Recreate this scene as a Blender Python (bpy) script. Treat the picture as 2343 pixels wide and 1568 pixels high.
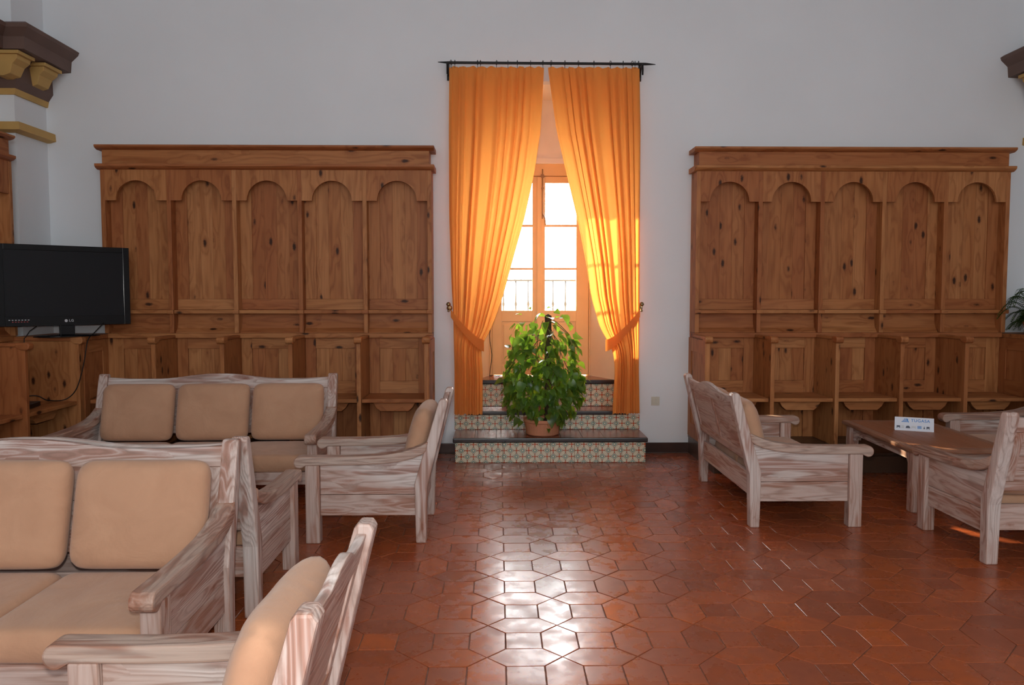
import bpy, bmesh, math, random
from mathutils import Vector, Matrix
R = math.radians
random.seed(7)
scene = bpy.context.scene
COL = scene.collection
for o in list(bpy.data.objects):
    bpy.data.objects.remove(o)

# ------------------------------------------------------------------ camera
cam_d = bpy.data.cameras.new('camera')
cam_d.sensor_width = 36.0
cam_d.lens = 1787.0 / 2343.0 * 36.0
cam_d.clip_start = 0.05
cam = bpy.data.objects.new('camera', cam_d)
cam.location = (0, 0, 1.58)
cam.rotation_euler = (R(90 - 3.49), 0, R(-0.99))
COL.objects.link(cam)
scene.camera = cam

# ------------------------------------------------------------------ light
scene.view_settings.view_transform = 'Standard'
scene.view_settings.look = 'None'
scene.view_settings.gamma = 1.0
scene.view_settings.use_curve_mapping = False
scene.view_settings.exposure = 0.0
scene.cycles.use_denoising = True
scene.cycles.max_bounces = 10
scene.cycles.diffuse_bounces = 5
scene.cycles.glossy_bounces = 4
scene.cycles.transmission_bounces = 6
scene.cycles.transparent_max_bounces = 12
scene.cycles.caustics_reflective = False
scene.cycles.caustics_refractive = False
scene.cycles.sample_clamp_indirect = 6.0

world = bpy.data.worlds.new('sky')
scene.world = world
world.use_nodes = True
bg = world.node_tree.nodes['Background']
bg.inputs[0].default_value = (0.97, 0.985, 1.0, 1)
bg.inputs[1].default_value = 25.0

sun_d = bpy.data.lights.new('sun', 'SUN')
sun_d.energy = 95.0
sun_d.color = (1.0, 0.78, 0.5)
sun_d.angle = R(1.1)
sun = bpy.data.objects.new('sun', sun_d)
AZ, EL = 41.0, 20.8
dv = Vector((math.sin(R(AZ)) * math.cos(R(EL)), -math.cos(R(AZ)) * math.cos(R(EL)), -math.sin(R(EL))))
sun.rotation_euler = dv.to_track_quat('-Z', 'Y').to_euler()
sun.location = (-6, 16, 8)
COL.objects.link(sun)

def area(name, loc, target, sx, sy, power, color):
    d = bpy.data.lights.new(name, 'AREA')
    d.shape = 'RECTANGLE'
    d.size, d.size_y, d.energy, d.color = sx, sy, power, color
    o = bpy.data.objects.new(name, d)
    o.location = loc
    o.rotation_euler = (Vector(target) - Vector(loc)).to_track_quat('-Z', 'Y').to_euler()
    COL.objects.link(o)
    return o
# daylight of the tall windows behind the photographer and the camera's own flash
area('rear_daylight', (0.6, -3.7, 3.4), (0.3, 6.0, 1.9), 7.0, 3.6, 235, (0.86, 0.95, 1.0))
fl_d = bpy.data.lights.new('flash', 'POINT')
fl_d.energy = 185
fl_d.color = (1.0, 0.97, 0.93)
fl_d.shadow_soft_size = 0.03
fl = bpy.data.objects.new('flash', fl_d)
fl.location = (-0.03, 0.0, 1.70)
COL.objects.link(fl)

# ------------------------------------------------------------------ materials
class NT:
    def __init__(s, name):
        s.m = bpy.data.materials.new(name); s.m.use_nodes = True
        s.t = s.m.node_tree; s.t.nodes.clear()
        s.out = s.n('ShaderNodeOutputMaterial')
    def n(s, typ, ins=None, **kw):
        x = s.t.nodes.new(typ)
        for k, v in kw.items(): setattr(x, k, v)
        for k, v in (ins or {}).items():
            if isinstance(v, bpy.types.NodeSocket): s.t.links.new(v, x.inputs[k])
            else: x.inputs[k].default_value = v
        return x
    def math(s, op, a, b=0.0, c=0.0):
        return s.n('ShaderNodeMath', {0: a, 1: b, 2: c}, operation=op).outputs[0]
    def mix(s, f, a, b, mode='MIX'):
        return s.n('ShaderNodeMix', {0: f, 6: a, 7: b}, data_type='RGBA', blend_type=mode).outputs[2]
    def ramp(s, f, stops):
        r = s.n('ShaderNodeValToRGB', {0: f}); e = r.color_ramp.elements
        e[0].position, e[0].color = stops[0][0], stops[0][1]
        e[1].position, e[1].color = stops[-1][0], stops[-1][1]
        for p, c in stops[1:-1]:
            q = e.new(p); q.color = c
        return r.outputs[0]
    def mr(s, v, a, b, c=0.0, d=1.0):
        return s.n('ShaderNodeMapRange', {0: v, 1: a, 2: b, 3: c, 4: d}).outputs[0]
    def noise(s, vec, scale, detail=3.0, rough=0.5, dist=0.0):
        return s.n('ShaderNodeTexNoise', {'Vector': vec, 'Scale': scale, 'Detail': detail, 'Roughness': rough, 'Distortion': dist}).outputs[0]
    def obj(s, spread=7.0):
        tc = s.n('ShaderNodeTexCoord'); oi = s.n('ShaderNodeObjectInfo')
        off = s.n('ShaderNodeCombineXYZ', {0: s.math('MULTIPLY', oi.outputs['Random'], spread), 1: s.math('MULTIPLY', oi.outputs['Random'], spread * 3.7), 2: s.math('MULTIPLY', oi.outputs['Random'], spread * 9.1)}).outputs[0]
        return s.n('ShaderNodeVectorMath', {0: tc.outputs['Object'], 1: off}, operation='ADD').outputs[0], oi.outputs['Random']
    def bump(s, h, strength=0.3, dist=0.01):
        return s.n('ShaderNodeBump', {'Height': h, 'Strength': strength, 'Distance': dist}).outputs[0]
    def bsdf(s, **k):
        ins = {}
        for a, b in k.items():
            ins[{'color': 'Base Color', 'rough': 'Roughness', 'normal': 'Normal', 'metal': 'Metallic', 'spec': 'Specular IOR Level', 'coat': 'Coat Weight', 'emis': 'Emission Color', 'emis_s': 'Emission Strength'}[a]] = b
        return s.n('ShaderNodeBsdfPrincipled', ins).outputs[0]
    def done(s, sh):
        s.t.links.new(sh, s.out.inputs[0]); return s.m

def C4(r, g, b): return (r, g, b, 1.0)
def scaled(s, vec, sx, sy, sz):
    return s.n('ShaderNodeVectorMath', {0: vec, 1: (sx, sy, sz)}, operation='MULTIPLY').outputs[0]
def axes(axis, along, across):
    return [along if a == axis else across for a in 'XYZ']

def wood(name, axis, kind):
    s = NT(name)
    vec, rnd = s.obj()
    pine = kind == 'pine'
    knot_in = scaled(s, vec, *axes(axis, 4.2 if pine else 4.0, 10.0 if pine else 12.0))
    vn = s.n('ShaderNodeTexVoronoi', {'Vector': knot_in, 'Scale': 1.0, 'Randomness': 1.0})
    vor = vn.outputs['Distance']
    sel = s.math('GREATER_THAN', s.n('ShaderNodeSeparateColor', {0: vn.outputs['Color']}).outputs[0], .35 if pine else .55)
    wob = s.math('MULTIPLY', s.math('SUBTRACT', s.noise(scaled(s, vec, 60, 60, 60), 1.0, 2.0), .5), .10)
    vor = s.math('ADD', vor, wob)
    knot = s.math('MULTIPLY', s.mr(vor, 0.10 if pine else .07, 0.20 if pine else .16, 1.0, 0.0), sel)
    halo = s.math('MULTIPLY', s.mr(vor, 0.08, 0.6, 1.0, 0.0), sel)
    base = s.noise(scaled(s, vec, *axes(axis, .55 if pine else .42, 4.6 if pine else 6.5)), 1.0, 2.0, 0.5)
    rings = s.math('ADD', s.math('MULTIPLY', base, 62.0 if pine else 120.0), s.math('MULTIPLY', halo, 8.0))
    ring = s.mr(s.math('SINE', rings), -1.0, 1.0)
    fine = s.noise(scaled(s, vec, *axes(axis, 3.0, 150.0)), 1.0, 3.0, 0.6)
    blot = s.noise(scaled(s, vec, *axes(axis, 1.5, 11.0)), 1.0, 3.0, 0.6)
    if pine:
        tone = s.ramp(rnd, [(0, C4(.50, .215, .080)), (.3, C4(.42, .158, .052)), (.6, C4(.36, .118, .040)), (.85, C4(.47, .195, .068)), (1, C4(.39, .130, .046))])
        dk = s.mix(1.0, tone, C4(.62, .52, .46), 'MULTIPLY')
        c = s.mix(s.math('MULTIPLY', s.math('POWER', ring, 2.5), .75), tone, dk)
        c = s.mix(s.mr(blot, .35, .7, 0, .55), c, s.mix(1.0, tone, C4(1.25, 1.4, 1.55), 'MULTIPLY'))
        c = s.mix(s.mr(fine, .35, .65, 0.0, .30), c, C4(.19, .058, .018))
        c = s.mix(s.math('MULTIPLY', halo, .35), c, C4(.24, .07, .022))
        c = s.mix(s.math('MULTIPLY', knot, .93), c, C4(.03, .010, .005))
        rough = .5; st = .10
    else:
        red, light, grey = C4(.27, .098, .062), C4(.70, .65, .62), C4(.17, .12, .10)
        if kind == 'arm': red, light, grey = C4(.26, .10, .06), C4(.50, .40, .34), C4(.14, .095, .08)
        if kind == 'worn': red, light, grey = C4(.15, .062, .04), C4(.33, .225, .17), C4(.10, .065, .05)
        c = s.mix(s.mr(fine, .35, .7, 0.0, .60), light, C4(light[0]*.60, light[1]*.55, light[2]*.54))
        patch = s.mr(blot, .50, .58)
        c = s.mix(s.math('MULTIPLY', patch, .72), c, red)
        line = s.math('POWER', ring, 5.0)
        c = s.mix(s.math('MULTIPLY', line, s.mr(blot, .25, .6, .12, .62)), c, grey)
        lite = s.math('MULTIPLY', s.math('POWER', s.math('SUBTRACT', 1.0, ring), 5.0), .5)
        c = s.mix(lite, c, C4(.72, .68, .66) if kind == 'wash' else light)
        c = s.mix(s.math('MULTIPLY', halo, .25), c, C4(.30, .10, .06))
        c = s.mix(s.math('MULTIPLY', knot, .9), c, C4(.17, .05, .03))
        c = s.mix(s.mr(rnd, 0, 1, 0.0, .16), c, C4(.45, .36, .32))
        geo = s.n('ShaderNodeNewGeometry')
        edge = s.mr(geo.outputs['Pointiness'], .52, .60)
        c = s.mix(s.math('MULTIPLY', edge, .75), c, C4(.34, .12, .045))
        rough = .46; st = .35
    h = s.math('ADD', s.math('MULTIPLY', ring, .6), fine)
    return s.done(s.bsdf(color=c, rough=rough, normal=s.bump(h, st, .004), spec=.22 if pine else .4))

PINE = {a: wood('honey_pine_' + a, a, 'pine') for a in 'XYZ'}
WASH = {a: wood('whitewashed_pine_' + a, a, 'wash') for a in 'XYZ'}
ARMW = {a: wood('rubbed_arm_pine_' + a, a, 'arm') for a in 'XYZ'}
WORN = {a: wood('worn_pine_' + a, a, 'worn') for a in 'XYZ'}

def plain(name, col, rough=.6, metal=0.0, var=0.0, nscale=4.0, bump=0.0, bscale=60.0, spec=.5, coat=0.0):
    s = NT(name); vec, rnd = s.obj()
    c = col
    if var: c = s.mix(s.mr(s.noise(vec, nscale, 4.0), .3, .7), C4(*[v * (1 - var) for v in col[:3]]), C4(*[min(1, v * (1 + var)) for v in col[:3]]))
    k = dict(color=c, rough=rough, metal=metal, spec=spec, coat=coat)
    if bump: k['normal'] = s.bump(s.noise(vec, bscale, 3.0), bump, .004)
    return s.done(s.bsdf(**k))

M_WALL = plain('white_plaster', C4(.74, .765, .79), .85, var=.025, nscale=1.2, bump=.22, bscale=14, spec=.2)
M_NICHEB = plain('cream_niche_paint', C4(.93, .88, .80), .7, var=.02)
M_NICHE = plain('apricot_paint', C4(.90, .73, .52), .7, var=.03, bump=.15, bscale=20, spec=.2)
M_CEIL = plain('ceiling_plaster', C4(.66, .67, .69), .9)
M_STONE = plain('brown_painted_cornice', C4(.145, .088, .07), .7, var=.1, bump=.2, bscale=20)
M_OCHRE = plain('ochre_paint', C4(.52, .32, .10), .7, var=.08, bump=.15, bscale=25)
M_DARKTILE = plain('dark_glazed_skirting', C4(.055, .028, .022), .25, var=.3)
M_TREAD = plain('dark_stained_tread', C4(.24, .075, .042), .22, var=.35, nscale=6, bump=.05)
M_NOSE = plain('black_brown_nosing', C4(.022, .015, .014), .25, var=.3)
M_DAIS = plain('dark_dais_wood', C4(.07, .035, .02), .35, var=.3)
M_IRON = plain('black_iron', C4(.015, .014, .014), .45, metal=.6)
M_BRASS = plain('aged_brass', C4(.35, .27, .14), .3, metal=1.0)
M_TERRA = plain('terracotta', C4(.50, .20, .105), .7, var=.15, bump=.1)
M_SOIL = plain('potting_soil', C4(.03, .02, .012), .95)
M_MOSS = plain('moss_pole', C4(.07, .045, .02), .95, var=.4, nscale=30, bump=.8)
M_STEM = plain('vine_stem', C4(.10, .12, .03), .6)
M_PLASTIC = plain('black_gloss_plastic', C4(.005, .005, .006), .16, spec=.22)
M_SCREEN = plain('dark_screen_glass', C4(.010, .010, .012), .10, spec=.18)
M_GREYPL = plain('dark_grey_plastic', C4(.03, .03, .032), .4)
M_CREAMPL = plain('cream_plastic', C4(.58, .55, .46), .35)
M_DOOR = plain('ochre_door_paint', C4(.82, .54, .24), .5, var=.05)
M_GROUT = plain('grey_brown_grout', C4(.20, .095, .06), .75, var=.2, nscale=20)
M_CARD = plain('white_card', C4(.72, .76, .85), .5)
M_BLUE = plain('blue_print', C4(.03, .22, .60), .5)
M_NAVY = plain('dark_print', C4(.05, .06, .10), .5)
M_BOLT = plain('ochre_painted_iron', C4(.30, .16, .06), .5)
M_SILVER = plain('silver_print', C4(.5, .5, .52), .3)
M_REDP = plain('red_print', C4(.4, .03, .03), .4)
M_OUT = plain('balcony_stone', C4(.78, .72, .62), .8)

def cushion_mat():
    s = NT('tan_canvas'); vec, rnd = s.obj()
    weave = s.math('ADD', s.noise(scaled(s, vec, 900, 60, 60), 1.0, 2.0), s.noise(scaled(s, vec, 60, 900, 900), 1.0, 2.0))
    soft = s.noise(vec, 5.0, 4.0, .55, .6)
    c = s.mix(s.mr(soft, .3, .7), C4(.46, .255, .155), C4(.53, .305, .19))
    h = s.math('ADD', s.math('MULTIPLY', soft, 6.0), s.math('MULTIPLY', weave, .25))
    n = s.n('ShaderNodeBsdfPrincipled', {'Base Color': c, 'Roughness': .9, 'Specular IOR Level': .2, 'Sheen Weight': .2, 'Normal': s.bump(h, .35, .006)})
    return s.done(n.outputs[0])
M_CUSH = cushion_mat()

def curtain_mat():
    s = NT('orange_curtain_cloth'); vec, rnd = s.obj(0)
    weave = s.noise(scaled(s, vec, 300, 300, 500), 1.0, 2.0)
    c1 = C4(.78, .31, .085)
    d = s.n('ShaderNodeBsdfDiffuse', {'Color': c1, 'Roughness': .5, 'Normal': s.bump(weave, .15, .002)}).outputs[0]
    t = s.n('ShaderNodeBsdfTranslucent', {'Color': C4(.93, .385, .08)}).outputs[0]
    return s.done(s.n('ShaderNodeMixShader', {0: .44, 1: d, 2: t}).outputs[0])
M_CURT = curtain_mat()

def leaf_mat(name, base, trans):
    s = NT(name); vec, rnd = s.obj(0)
    at = s.n('ShaderNodeAttribute', attribute_name='tint').outputs['Fac']
    r = s.math('FRACT', s.math('ADD', rnd, at))
    vein = s.noise(vec, 26.0, 3.0)
    c = s.mix(r, C4(base[0]*.45, base[1]*.5, base[2]*.6), C4(base[0]*1.7, base[1]*1.45, base[2]*1.1))
    c = s.mix(s.mr(vein, .52, .66, 0, .55), c, C4(.26, .34, .09))
    g = s.bsdf(color=c, rough=.28, spec=.5)
    t = s.n('ShaderNodeBsdfTranslucent', {'Color': C4(*trans)}).outputs[0]
    return s.done(s.n('ShaderNodeMixShader', {0: .42, 1: g, 2: t}).outputs[0])
M_LEAF = leaf_mat('pothos_leaf', (.05, .125, .024), (.50, .80, .05))
M_FERN = leaf_mat('fern_leaf', (.03, .085, .02), (.10, .25, .03))

def glass_mat():
    s = NT('clear_pane')
    t = s.n('ShaderNodeBsdfTransparent', {'Color': C4(.97, .98, .98)}).outputs[0]
    g = s.n('ShaderNodeBsdfGlossy', {'Color': C4(1, 1, 1), 'Roughness': .02}).outputs[0]
    f = s.n('ShaderNodeFresnel', {'IOR': 1.45}).outputs[0]
    return s.done(s.n('ShaderNodeMixShader', {0: s.math('MULTIPLY', f, .8), 1: t, 2: g}).outputs[0])
M_GLASS = glass_mat()

def floor_tile_mat():
    s = NT('waxed_terracotta_tile'); tc = s.n('ShaderNodeTexCoord'); oi = s.n('ShaderNodeObjectInfo')
    at = s.n('ShaderNodeAttribute', attribute_name='tint').outputs['Fac']
    r = s.math('FRACT', s.math('ADD', oi.outputs['Random'], at))
    geo = s.n('ShaderNodeNewGeometry').outputs['Position']
    pos = s.n('ShaderNodeVectorMath', {0: geo, 1: s.n('ShaderNodeCombineXYZ', {2: s.math('MULTIPLY', r, 5.0)}).outputs[0]}, operation='ADD').outputs[0]
    base = s.ramp(r, [(0, C4(.28, .070, .026)), (.35, C4(.34, .080, .028)), (.8, C4(.39, .092, .028)), (1, C4(.46, .105, .026))])
    n1 = s.noise(pos, 9.0, 4.0, .6)
    n2 = s.noise(s.n('ShaderNodeVectorMath', {0: geo, 1: (1, 1, 0)}, operation='MULTIPLY').outputs[0], 1.3, 3.0, .6)
    c = s.mix(s.mr(n1, .3, .75, 0, .5), base, C4(.20, .05, .022))
    c = s.mix(s.mr(n2, .45, .7, 0, .4), c, C4(.19, .048, .022))
    rough = s.math('ADD', s.mr(n1, .35, .7, .17, .34), s.mr(n2, .4, .65, 0.0, .10))
    nb = s.math('ADD', s.math('MULTIPLY', s.noise(pos, 5.0, 2.0), 1.0), s.math('MULTIPLY', s.noise(geo, 60.0, 3.0), .05))
    return s.done(s.bsdf(color=c, rough=rough, spec=.5, normal=s.bump(nb, .22, .01)))
M_TILE = floor_tile_mat()

def azulejo_mat():
    s = NT('patterned_glazed_tile'); tc = s.n('ShaderNodeTexCoord')
    geo = s.n('ShaderNodeNewGeometry').outputs['Position']
    sep = s.n('ShaderNodeSeparateXYZ', {0: tc.outputs['UV']})
    P = 1.0
    def cell(v): return s.math('ABSOLUTE', s.math('SUBTRACT', s.math('FRACT', v), .5))
    A, B = cell(sep.outputs[0]), cell(sep.outputs[1])
    t = s.math('ADD', A, B)
    d = s.math('ABSOLUTE', s.math('SUBTRACT', A, B))
    wpet = s.math('MULTIPLY', s.math('SINE', s.math('MULTIPLY', t, 3.14159)), .21)
    petal = s.math('LESS_THAN', d, wpet)
    petal_out = s.math('LESS_THAN', d, s.math('ADD', wpet, .035))
    lo = s.math('MINIMUM', A, B)
    hi = s.math('MAXIMUM', A, B)
    lines = s.math('MAXIMUM', s.math('MULTIPLY', s.math('LESS_THAN', lo, .03), s.math('LESS_THAN', hi, .26)), s.math('MULTIPLY', s.math('GREATER_THAN', hi, .47), s.math('GREATER_THAN', lo, .24)))
    mid = s.math('LESS_THAN', s.math('ADD', s.math('ABSOLUTE', s.math('SUBTRACT', s.math('MAXIMUM', A, B), .5)), lo), .19)
    mid2 = s.math('LESS_THAN', s.math('ADD', s.math('ABSOLUTE', s.math('SUBTRACT', s.math('MAXIMUM', A, B), .5)), lo), .10)
    ctr = s.math('LESS_THAN', t, .13)
    cor = s.math('GREATER_THAN', t, .87)
    cream, red, teal, dark = C4(.66, .58, .42), C4(.50, .10, .035), C4(.13, .24, .20), C4(.07, .065, .05)
    c = s.mix(lines, C4(.55, .50, .38), red)
    c = s.mix(mid, c, teal); c = s.mix(mid2, c, cream)
    c = s.mix(petal_out, c, dark); c = s.mix(petal, c, cream)
    c = s.mix(ctr, c, red); c = s.mix(cor, c, red)
    c = s.mix(s.mr(s.noise(geo, 30.0, 3.0), .45, .75, 0, .3), c, C4(.40, .33, .24))
    return s.done(s.bsdf(color=c, rough=.13, spec=.5, normal=s.bump(s.noise(geo, 14.0, 2.0), .12, .01)))
M_AZ = azulejo_mat()

# ------------------------------------------------------------------ mesh helpers
class MB:
    def __init__(s): s.v = []; s.f = []
    def add(s, vs, fs, M=None):
        n = len(s.v)
        s.v += [tuple(M @ Vector(p)) if M else tuple(p) for p in vs]
        s.f += [[n + i for i in f] for f in fs]; return s
    def box(s, x0, x1, y0, y1, z0, z1, M=None):
        vs = [(x, y, z) for z in (z0, z1) for y in (y0, y1) for x in (x0, x1)]
        return s.add(vs, [(0, 2, 3, 1), (4, 5, 7, 6), (0, 1, 5, 4), (2, 6, 7, 3), (0, 4, 6, 2), (1, 3, 7, 5)], M)
    def prism(s, pts, axis, a0, a1, M=None):
        # pts: 2-D polygon in the two other axes (XY order kept), extruded along axis
        def mk(p, a):
            return {'X': (a, p[0], p[1]), 'Y': (p[0], a, p[1]), 'Z': (p[0], p[1], a)}[axis]
        n = len(pts)
        vs = [mk(p, a0) for p in pts] + [mk(p, a1) for p in pts]
        fs = [list(range(n))[::-1], list(range(n, 2 * n))] + [(i, (i + 1) % n, n + (i + 1) % n, n + i) for i in range(n)]
        return s.add(vs, fs, M)
    def lathe(s, prof, n=24, M=None, closed=True):
        vs = []; fs = []
        for r, z in prof:
            for i in range(n):
                a = 2 * math.pi * i / n; vs.append((r * math.cos(a), r * math.sin(a), z))
        for k in range(len(prof) - 1):
            for i in range(n):
                j = (i + 1) % n; fs.append((k * n + i, k * n + j, (k + 1) * n + j, (k + 1) * n + i))
        if closed:
            fs.append(list(range(n))[::-1]); fs.append([(len(prof) - 1) * n + i for i in range(n)])
        return s.add(vs, fs, M)
    def tube(s, path, r, n=8, ell=None):
        path = [Vector(p) for p in path]; base = len(s.v); vs = []; fs = []
        prev = None
        for k, p in enumerate(path):
            t = (path[min(k + 1, len(path) - 1)] - path[max(k - 1, 0)]).normalized()
            up = prev if prev else (Vector((0, 0, 1)) if abs(t.z) < .9 else Vector((1, 0, 0)))
            a = t.cross(up).normalized(); b = a.cross(t).normalized(); prev = b
            rr = r[k] if isinstance(r, (list, tuple)) else r
            ra, rb = (rr, rr) if ell is None else ell
            for i in range(n):
                q = 2 * math.pi * i / n
                vs.append(tuple(p + a * math.cos(q) * ra + b * math.sin(q) * rb))
        for k in range(len(path) - 1):
            for i in range(n):
                j = (i + 1) % n; fs.append((k * n + i, k * n + j, (k + 1) * n + j, (k + 1) * n + i))
        fs.append(list(range(n))[::-1]); fs.append([(len(path) - 1) * n + i for i in range(n)])
        return s.add(vs, fs)
    def mesh(s, name, mat, bevel=0.0, smooth=False, segs=2):
        me = bpy.data.meshes.new(name)
        me.from_pydata(s.v, [], s.f); me.update()
        bm = bmesh.new(); bm.from_mesh(me)
        bmesh.ops.recalc_face_normals(bm, faces=bm.faces)
        if bevel:
            es = [e for e in bm.edges if len(e.link_faces) == 2 and e.calc_face_angle(0) > .6]
            bmesh.ops.bevel(bm, geom=es, offset=bevel, segments=segs, affect='EDGES', profile=.6, clamp_overlap=True)
        bm.to_mesh(me); bm.free()
        if smooth:
            me.polygons.foreach_set('use_smooth', [True] * len(me.polygons))
        me.materials.append(mat)
        return me
    def build(s, name, mat, parent=None, bevel=0.0, smooth=False, segs=2):
        o = bpy.data.objects.new(name, s.mesh(name, mat, bevel, smooth, segs)); COL.objects.link(o)
        if parent: o.parent = parent
        return o

def part(name, me, parent, loc=(0, 0, 0), rot=(0, 0, 0)):
    o = bpy.data.objects.new(name, me); COL.objects.link(o); o.parent = parent; o.location = loc; o.rotation_euler = rot
    return o
def thing(name, label, cat, loc=(0, 0, 0), rz=0.0, group=None):
    o = bpy.data.objects.new(name, None); COL.objects.link(o)
    o.location = loc; o.rotation_euler = (0, 0, rz); o.empty_display_size = .1
    return tag(o, label, cat, group)
def tag(o, label, cat, group=None):
    o['label'] = label; o['category'] = cat
    if group: o['group'] = group
    return o
def struct(o): o['kind'] = 'structure'; return o
def B(x0, x1, y0, y1, z0, z1): return MB().box(x0, x1, y0, y1, z0, z1)
def copy_tree(o, parent=None):
    c = o.copy(); COL.objects.link(c); c.parent = parent
    for ch in o.children: copy_tree(ch, c)
    return c
def text_mesh(txt, size, mat, bold=False):
    cu = bpy.data.curves.new('lettering', 'FONT'); cu.body = txt; cu.size = size; cu.extrude = .0008
    cu.align_x = 'CENTER'; cu.align_y = 'CENTER'
    cu.space_character = 1.12
    if bold: cu.offset = size * .012
    ob = bpy.data.objects.new('tmp', cu); COL.objects.link(ob)
    me = bpy.data.meshes.new_from_object(ob.evaluated_get(bpy.context.evaluated_depsgraph_get()))
    bpy.data.objects.remove(ob); me.name = 'lettering'
    me.materials.clear(); me.materials.append(mat)
    return me

# ------------------------------------------------------------------ room shell
WY = 7.75
XL, XR, YB, ZC = -4.55, 5.45, -4.2, 6.3
OX0, OX1, OZ1 = -0.32, 1.30, 3.66            # opening of the window niche in the back wall
wall = MB()
wall.box(XL - .2, OX0, WY, WY + .12, -.2, ZC); wall.box(OX1, XR + .2, WY, WY + .12, -.2, ZC)
wall.box(OX0, OX1, WY, WY + .12, OZ1, ZC); wall.box(OX0, OX1, WY, WY + .12, -.2, .2)
struct(wall.build('wall_back', M_WALL))
struct(B(XL - .2, XL, YB - .2, WY, -.2, ZC).build('wall_left', M_WALL))
struct(B(XR, XR + .2, YB - .2, WY, -.2, ZC).build('wall_right', M_WALL))
struct(B(XL, XR, YB - .2, YB, -.2, ZC).build('wall_front', M_WALL))
struct(B(XL - .2, XR + .2, YB - .2, WY + .12, ZC, ZC + .2).build('ceiling', M_CEIL))
floor = struct(B(XL, XR, YB, WY, -.2, -.004).build('floor', M_GROUT))
pl = struct(B(XL, -4.37, 7.25, WY, 0, ZC).build('trim_1', M_WALL)); pl['label'] = 'white plaster pilaster in the left corner'
pr = struct(B(5.27, XR, 7.25, WY, 0, ZC).build('trim_2', M_WALL)); pr['label'] = 'white plaster pilaster in the right corner'

# niche: splayed jambs, ceiling, wall over the door, sill floor
DY = 8.50
JX0, JX1 = -.10, 1.00
jl = MB().prism([(OX0, WY + .12), (OX0 - .5, WY + .12), (OX0 - .5, DY + .1), (JX0, DY + .1), (JX0, DY)], 'Z', .2, OZ1 + .1)
struct(jl.build('wall_niche_left', M_NICHE))
jr = MB().prism([(OX1, WY + .12), (JX1, DY), (JX1, DY + .1), (OX1 + .5, DY + .1), (OX1 + .5, WY + .12)], 'Z', .2, OZ1 + .1)
struct(jr.build('wall_niche_right', M_NICHE))
struct(B(OX0 - .5, OX1 + .5, WY + .12, DY + .1, OZ1, OZ1 + .15).build('trim_3', M_NICHEB))
struct(B(JX0, JX1, DY, DY + .1, 3.0, OZ1).build('wall_niche_back', M_NICHEB))
struct(B(OX0 - .5, OX1 + .5, WY + .12, DY + .4, -.2, .2).build('trim_4', M_GROUT))
struct(B(JX0, JX1, DY - .03, DY, 2.985, 3.05).build('trim_5', M_NICHEB, bevel=.01))

# skirting
for x0, x1 in ((-.66, -.41), (1.385, 1.92)):
    struct(B(x0, x1, WY - .018, WY, 0, .10).build('baseboard_back', M_DARKTILE, bevel=.004))

# ------------------------------------------------------------------ painted cornice along the left wall, stub on the right
CORN = [(.0, 4.0), (.30, 3.93), (.335, 3.907), (.325, 3.879), (.26, 3.818), (.25, 3.716), (.11, 3.706), (.068, 3.655), (.073, 3.505), (.026, 3.436), (0, 3.436)]
STRIP1 = [(0, 3.436), (.03, 3.436), (.018, 3.384), (0, 3.384)]
STRIP2 = [(0, 3.135), (.08, 3.13), (.085, 3.06), (.03, 3.045), (0, 3.045)]
def sweep(prof, path, flip):
    # path: (x, y) on the wall plane from back wall to the room; protrusion towards +x (flip=1) or -x (-1)
    m = MB(); rows = []
    for k, (x, y, ox, oy) in enumerate(path):
        rows.append([(x + flip * ox * d, y + oy * d, z) for d, z in prof])
    n = len(prof); vs = [p for r in rows for p in r]; fs = []
    for k in range(len(rows) - 1):
        for i in range(n):
            j = (i + 1) % n; fs.append((k * n + i, k * n + j, (k + 1) * n + j, (k + 1) * n + i))
    fs.append(list(range(n))); fs.append([(len(rows) - 1) * n + i for i in range(n)][::-1])
    return m.add(vs, fs)
pathL = [(-4.37, WY, 1, 0), (-4.37, 7.25, 1, -1), (XL, 7.25, 1, -1), (XL, YB, 1, 0)]
pathR = [(5.27, WY, 1, 0), (5.27, 7.25, 1, -1), (XR, 7.25, 1, -1), (XR, YB, 1, 0)]
for nm, pa, fl_, side in (('l', pathL, 1, 'left'), ('r', pathR, -1, 'right')):
    c = sweep(CORN, pa, fl_).build('trim_6' if nm == 'l' else 'trim_7', M_STONE); struct(c); c['label'] = 'dark brown moulded cornice on the %s wall' % side
    s1 = sweep(STRIP1, pa, fl_).build('ochre_strip', M_OCHRE, c); s2 = sweep(STRIP2, pa, fl_).build('ochre_band', M_OCHRE, c)
    wx = pa[0][0]
    def corbel(y0, y1, x):
        m = MB()
        xs = lambda d: x + fl_ * d
        m.box(min(xs(0), xs(.225)), max(xs(0), xs(.225)), y0 - .02, y1 + .02, 3.675, 3.706)
        yc, hw = (y0 + y1) / 2, (y1 - y0) / 2
        pr_ = [(0, 3.675), (.20, 3.675), (.195, 3.64), (.15, 3.60), (.12, 3.52), (.06, 3.50), (0, 3.50)]
        n = len(pr_); vs = []
        for side_ in (-1, 1):
            for d, z in pr_:
                w = hw * (.72 + .28 * (z - 3.50) / .175); vs.append((xs(d), yc + side_ * w, z))
        m.add(vs, [list(range(n)), list(range(n, 2 * n))[::-1]] + [(i, (i + 1) % n, n + (i + 1) % n, n + i) for i in range(n)])
        return m.build('corbel', M_OCHRE, c, bevel=.006)
    corbel(7.38, 7.62, wx); corbel(7.01, 7.22, wx - fl_ * .02)
    for y in (5.9, 5.0, 4.1): corbel(y, y + .28, pa[-1][0])

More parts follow.
